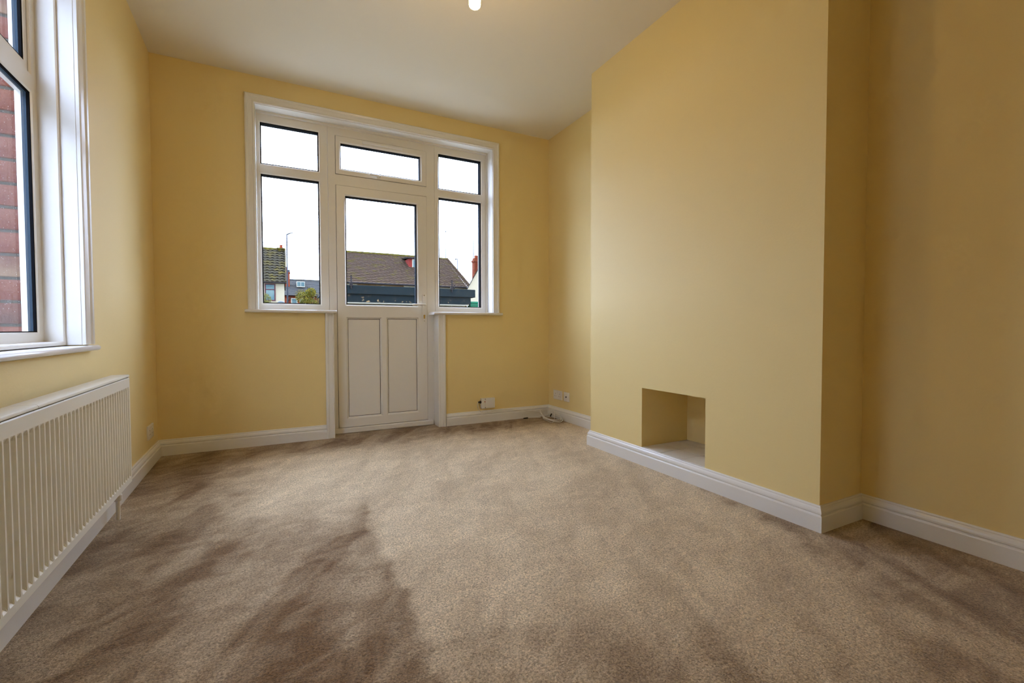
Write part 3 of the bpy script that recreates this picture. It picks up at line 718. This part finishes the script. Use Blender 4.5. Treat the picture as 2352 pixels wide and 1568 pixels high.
m = MB(); m.box(9.66, 10.06, 30.285, 30.298, 5.52, 6.08); m.build('dormer_pane', 'window_dark', dm, origin=HO)

def aerial(label, x, y, z0, z1, w, tilt=0):
    t = thing('tv_aerial', label, 'aerial', (x, y, z0)); o = (x, y, z0)
    m = MB(); m.tube([(x, y, z0 - .05), (x, y, z1)], .028, 6); m.build('mast', 'steel_grey', t, origin=o)
    if w:
        m = MB(); m.tube([(x - w * .5, y, z1 - .13 - tilt), (x + w * .6, y, z1 - .08 + tilt)], .022, 6); bm_ = m.build('boom', 'steel_grey', t, origin=o)
        for k in range(7):
            q = x - w * .5 + w * 1.1 * k / 6; hh = .16 if k else .34
            m = MB(); m.tube([(q, y - .05, z1 - .12 - hh * .5), (q, y + .05, z1 - .12 + hh * .5)], .012, 5); m.build('element', 'steel_grey', bm_, origin=o)
    return t
aerial('tall television aerial on the end of the long brown roof', 13.0, 32.5, 6.6, 9.1, .62, .03)

# cream house seen beyond the left window
LO = (-1.5, 26, GZ)
ch = thing('cream_house', 'cream rendered house with grey-green pantiled roof and end chimney', 'house', LO)
m = gable_body(-5.2, .88, 26.05, 32.05, 3.65, 5.95); m.build('walls', 'render_white', ch, origin=LO)
m = tiled_roof(-5.3, .97, 25.85, 3.60, 29.05, 5.98, 13, .26, .024, .065); m.build('tiled_roof', 'roof_moss', ch, origin=LO)
m = verge(.93, 25.82, 3.58, 29.05, 5.98); m.build('verge_tiles', 'roof_moss', ch, origin=LO)
m = MB(); m.tube([(-5.3, 29.05, 5.98), (.95, 29.05, 5.97)], .10, 8); m.build('ridge_tiles', 'moss', ch, origin=LO)
m = MB(); m.tube([(-5.3, 25.8, 3.56), (.97, 25.8, 3.55)], .05, 8); m.build('gutter', 'gutter_dark', ch, origin=LO)
m = MB(); m.box(.56, .90, 28.85, 29.25, 5.4, 5.98); m.box(.50, .95, 28.78, 29.32, 5.98, 6.06); st = m.build('chimney_stack', 'moss', ch, origin=LO)
m = MB(); m.lathe([(.10, 6.06), (.085, 6.24), (.10, 6.25), (.10, 6.28), (.07, 6.28)], (.74, 29.05, 0), 'z', 14); m.build('chimney_pot', 'pot_clay', st, origin=LO, smooth=True)
sash(ch, LO, -.14, .415, 2.50, 3.50, 26.05, 'mauve_frame', (3.16,), .06)

def street_lamp(label, x, y, z1, dx, dz):
    t = thing('street_lamp', label, 'street lamp', (x, y, GZ)); o = (x, y, GZ)
    m = MB(); m.tube([(x, y, GZ), (x, y, 3), (x, y, z1)], [.08, .065, .05], 8); m.build('pole', 'steel_grey', t, origin=o, smooth=True)
    m = MB(); m.tube([(x - .02, y, z1 - .06), (x + dx * .5, y, z1 + dz * .5), (x + dx, y, z1 + dz)], .035, 6); m.build('arm', 'steel_grey', t, origin=o)
    m = MB(); m.bbox(min(x + dx * .45, x + dx), max(x + dx * .45, x + dx), y - .08, y + .08, z1 + dz - .07, z1 + dz + .02, .015); m.build('lantern', 'steel_grey', t, origin=o)
    return t
sl = thing('street_lamp', 'tall thin grey street lamp beside the cream house roof', 'street lamp', (1.14, 36, GZ)); o_ = (1.14, 36, GZ)
m = MB(); m.tube([(1.12, 36, GZ), (1.13, 36, 4), (1.155, 36, 8.32)], [.065, .055, .04], 8); m.build('pole', 'steel_grey', sl, origin=o_, smooth=True)
m = MB(); m.tube([(1.15, 36, 8.28), (1.30, 36, 8.36), (1.64, 36, 8.50)], [.05, .05, .022], 6); m.build('arm', 'steel_grey', sl, origin=o_)
m = MB(); m.tube([(1.15, 36, 6.48), (1.55, 36, 6.50)], .018, 6); m.build('bracket', 'steel_grey', sl, origin=o_)
street_lamp('short street lamp beyond the sloping end of the brown roof', 16.8, 40, 8.0, -.26, -.04)

# far slate terrace
TO = (4, 48, GZ)
te = thing('far_terrace', 'distant slate-roofed brick terrace behind the yellow tree', 'house', TO)
m = gable_body(.6, 6.5, 48.05, 56.05, 4.35, 6.20); m.build('walls', 'chimney_brick', te, origin=TO)
m = tiled_roof(.4, 6.6, 47.8, 4.32, 52.05, 6.30, 14, .3, .004, .03); m.build('slate_roof', 'slate', te, origin=TO)
m = MB(); m.tube([(.4, 52.05, 6.30), (2.6, 52.05, 6.34), (6.6, 52.05, 6.30)], .08, 6); m.build('ridge_tiles', 'slate', te, origin=TO)
m = MB(); m.tube([(.4, 47.75, 4.30), (6.6, 47.75, 4.30)], .06, 6); m.build('gutter', 'gutter_dark', te, origin=TO)
m = MB(); m.box(2.15, 2.95, 49.7, 51.5, 5.35, 5.95); dm = m.build('rooflight', 'white_paint_out', te, origin=TO)
for a in (2.20, 2.58):
    m = MB(); m.box(a, a + .32, 49.68, 49.71, 5.45, 5.88); m.build('pane', 'window_dark', dm, origin=TO)
for a in (1.55, 2.35):
    m = MB(); m.box(a, a + .06, 48.0, 48.06, 2.6, 4.1); sash(te, TO, a, a + .62, 2.7, 4.05, 48.05, 'white_paint_out', (3.4,), .09)
m = MB(); m.box(1.08, 1.50, 50.0, 50.7, 5.0, 6.78); m.box(1.02, 1.56, 49.94, 50.76, 6.78, 6.92); st = m.build('chimney_stack', 'chimney_brick', te, origin=TO)
m = MB(); m.lathe([(.12, 6.92), (.10, 7.46), (.12, 7.50), (.07, 7.50)], (1.20, 50.3, 0), 'z', 12); m.build('chimney_pot', 'pot_clay', st, origin=TO, smooth=True)
m = MB(); m.lathe([(.10, 6.92), (.13, 7.05), (.09, 7.18), (.03, 7.22)], (1.42, 50.3, 0), 'z', 12); m.build('flue_cowl', 'steel_grey', st, origin=TO, smooth=True)
m = MB(); m.tube([(1.12, 47.9, GZ), (1.12, 47.9, 3.4), (1.5, 47.9, 4.1)], .05, 6); m.build('downpipe', 'gutter_dark', te, origin=TO)

# trees
def tree(name, label, base, blobs, n, leaf, mt, stems, group=None):
    t = thing(name, label, 'tree' if 'tree' in name else 'bush', base, group=group)
    m = MB(); rnd = random.Random(int(base[0] * 100) + 5)
    for k in range(n):
        cx, cy, cz, rx_, ry_, rz_ = blobs[rnd.randrange(len(blobs))]
        while True:
            a, b, c = rnd.uniform(-1, 1), rnd.uniform(-1, 1), rnd.uniform(-1, 1)
            if .25 < a * a + b * b + c * c < 1: break
        p = Vector((cx + a * rx_, cy + b * ry_, cz + c * rz_)); q = Vector((rnd.gauss(0, 1), rnd.gauss(0, 1), rnd.gauss(0, 1))).normalized(); r = q.orthogonal().normalized()
        s_ = leaf * rnd.uniform(.6, 1.3)
        m.add([p + q * s_, p + r * s_ * .5, p - q * s_, p - r * s_ * .5], [(0, 1, 2, 3)])
    m.build('foliage', mt, t, origin=base)
    m = MB()
    for x1, y1, z1 in stems: m.tube([base, (base[0] * .5 + x1 * .5 + .03, base[1], base[2] * .5 + z1 * .5), (x1, y1, z1)], [.05, .035, .012], 6)
    m.build('trunk', 'bark', t, origin=base)
    return t
tree('garden_tree', 'round yellow-green garden tree in front of the far slate terrace', (1.85, 20, GZ), [(1.68, 20, 2.33, .36, .4, .34), (2.0, 20, 2.62, .24, .3, .22), (1.9, 20, 2.1, .4, .4, .25)], 2600, .035, 'foliage_yellow', [(1.68, 20, 2.5), (2.05, 20, 2.75), (1.85, 20, 2.9)])
tree('garden_tree', 'sparse olive and rust tree beside the yellow-green tree', (2.35, 20.6, GZ), [(2.3, 20.6, 2.3, .28, .3, .34), (2.42, 20.6, 2.0, .3, .3, .3), (1.62, 20.9, 2.55, .35, .3, .28)], 1300, .030, 'foliage_olive', [(2.3, 20.6, 2.6), (2.1, 20.6, 2.75), (2.5, 20.6, 2.6), (1.7, 20.9, 2.8)])
tree('garden_bush', 'pale yellow-green bush below the mauve-framed house window', (.22, 15, GZ), [(.22, 15, 1.95, .20, .2, .22), (.12, 15, 1.75, .25, .2, .2)], 1100, .024, 'foliage_pale', [(.2, 15, 2.1), (.3, 15, 2.0)])
tree('garden_bush', 'thin green climber at the edge of the white gable wall', (8.34, 14, GZ), [(8.36, 14, 2.3, .10, .15, .28), (8.34, 14, 1.9, .12, .15, .3)], 500, .03, 'foliage_olive', [(8.34, 14, 2.5)])
# grey dome by the bush
m = MB(); m.lathe([(.13, GZ), (.13, 1.62)] + [(.13 * math.cos(k * math.pi / 16), 1.62 + .11 * math.sin(k * math.pi / 16)) for k in range(1, 8)] + [(.004, 1.73)], (.728, 12, 0), 'z', 20)
tag(m.build('gate_post', 'dish_grey', origin=(.728, 12, GZ), smooth=True), 'round-topped grey post below the cream house wall', 'post')

# white gabled house on the far right
RO2 = (15, 24, GZ)
rh = thing('white_gabled_house', 'white rendered gable end with red brick chimney beyond the garage', 'house', RO2)
m = MB(); m.prism([(11.62, GZ), (18.4, GZ), (18.4, 3.45), (15.0, 9.1), (11.62, 3.45)], 24, 33, lambda a, b, d: (a + (d - 24) * .47, d, b)); m.build('walls', 'render_white', rh, origin=RO2)
m = MB(); m.prism([(11.55, 3.34), (11.62, 3.45), (15.0, 9.1), (15.0, 9.16), (11.51, 3.36)], 23.9, 33, lambda a, b, d: (a + (d - 24) * .47, d, b)); m.build('roof_verge', 'gutter_dark', rh, origin=RO2)
m = MB(); m.box(12.90, 13.36, 25.9, 26.36, 4.2, 5.58); m.box(12.86, 13.40, 25.86, 26.40, 5.58, 5.71); m.box(12.92, 13.34, 25.92, 26.34, 5.71, 5.86); st = m.build('chimney_stack', 'chimney_brick', rh, origin=RO2)
m = MB(); m.lathe([(.15, 5.86), (.13, 6.02), (.15, 6.05), (.10, 6.05)], (13.14, 26.13, 0), 'z', 14); m.build('chimney_pot', 'pot_clay', st, origin=RO2, smooth=True)
aerial('thin bare aerial mast above the red brick chimney', 13.07, 26.5, 5.0, 7.35, 0)

# bins beside the garage
t = thing('green_bin', 'green plastic wheelie bin beside the garage', 'bin', (6.02, 9.2, GZ)); o_ = (6.02, 9.2, GZ)
m = MB(); m.loops([[(6.02 - a, 9.2 - a, z), (6.02 + a, 9.2 - a, z), (6.02 + a, 9.2 + a, z), (6.02 - a, 9.2 + a, z)] for a, z in ((.10, GZ), (.13, 1.58), (.15, 1.58), (.15, 1.62))], cap=True); m.build('body', 'bin_green', t, origin=o_)
m = MB(); m.bbox(5.86, 6.18, 9.04, 9.36, 1.62, 1.69, .02); m.build('lid', 'bin_green', t, origin=o_)
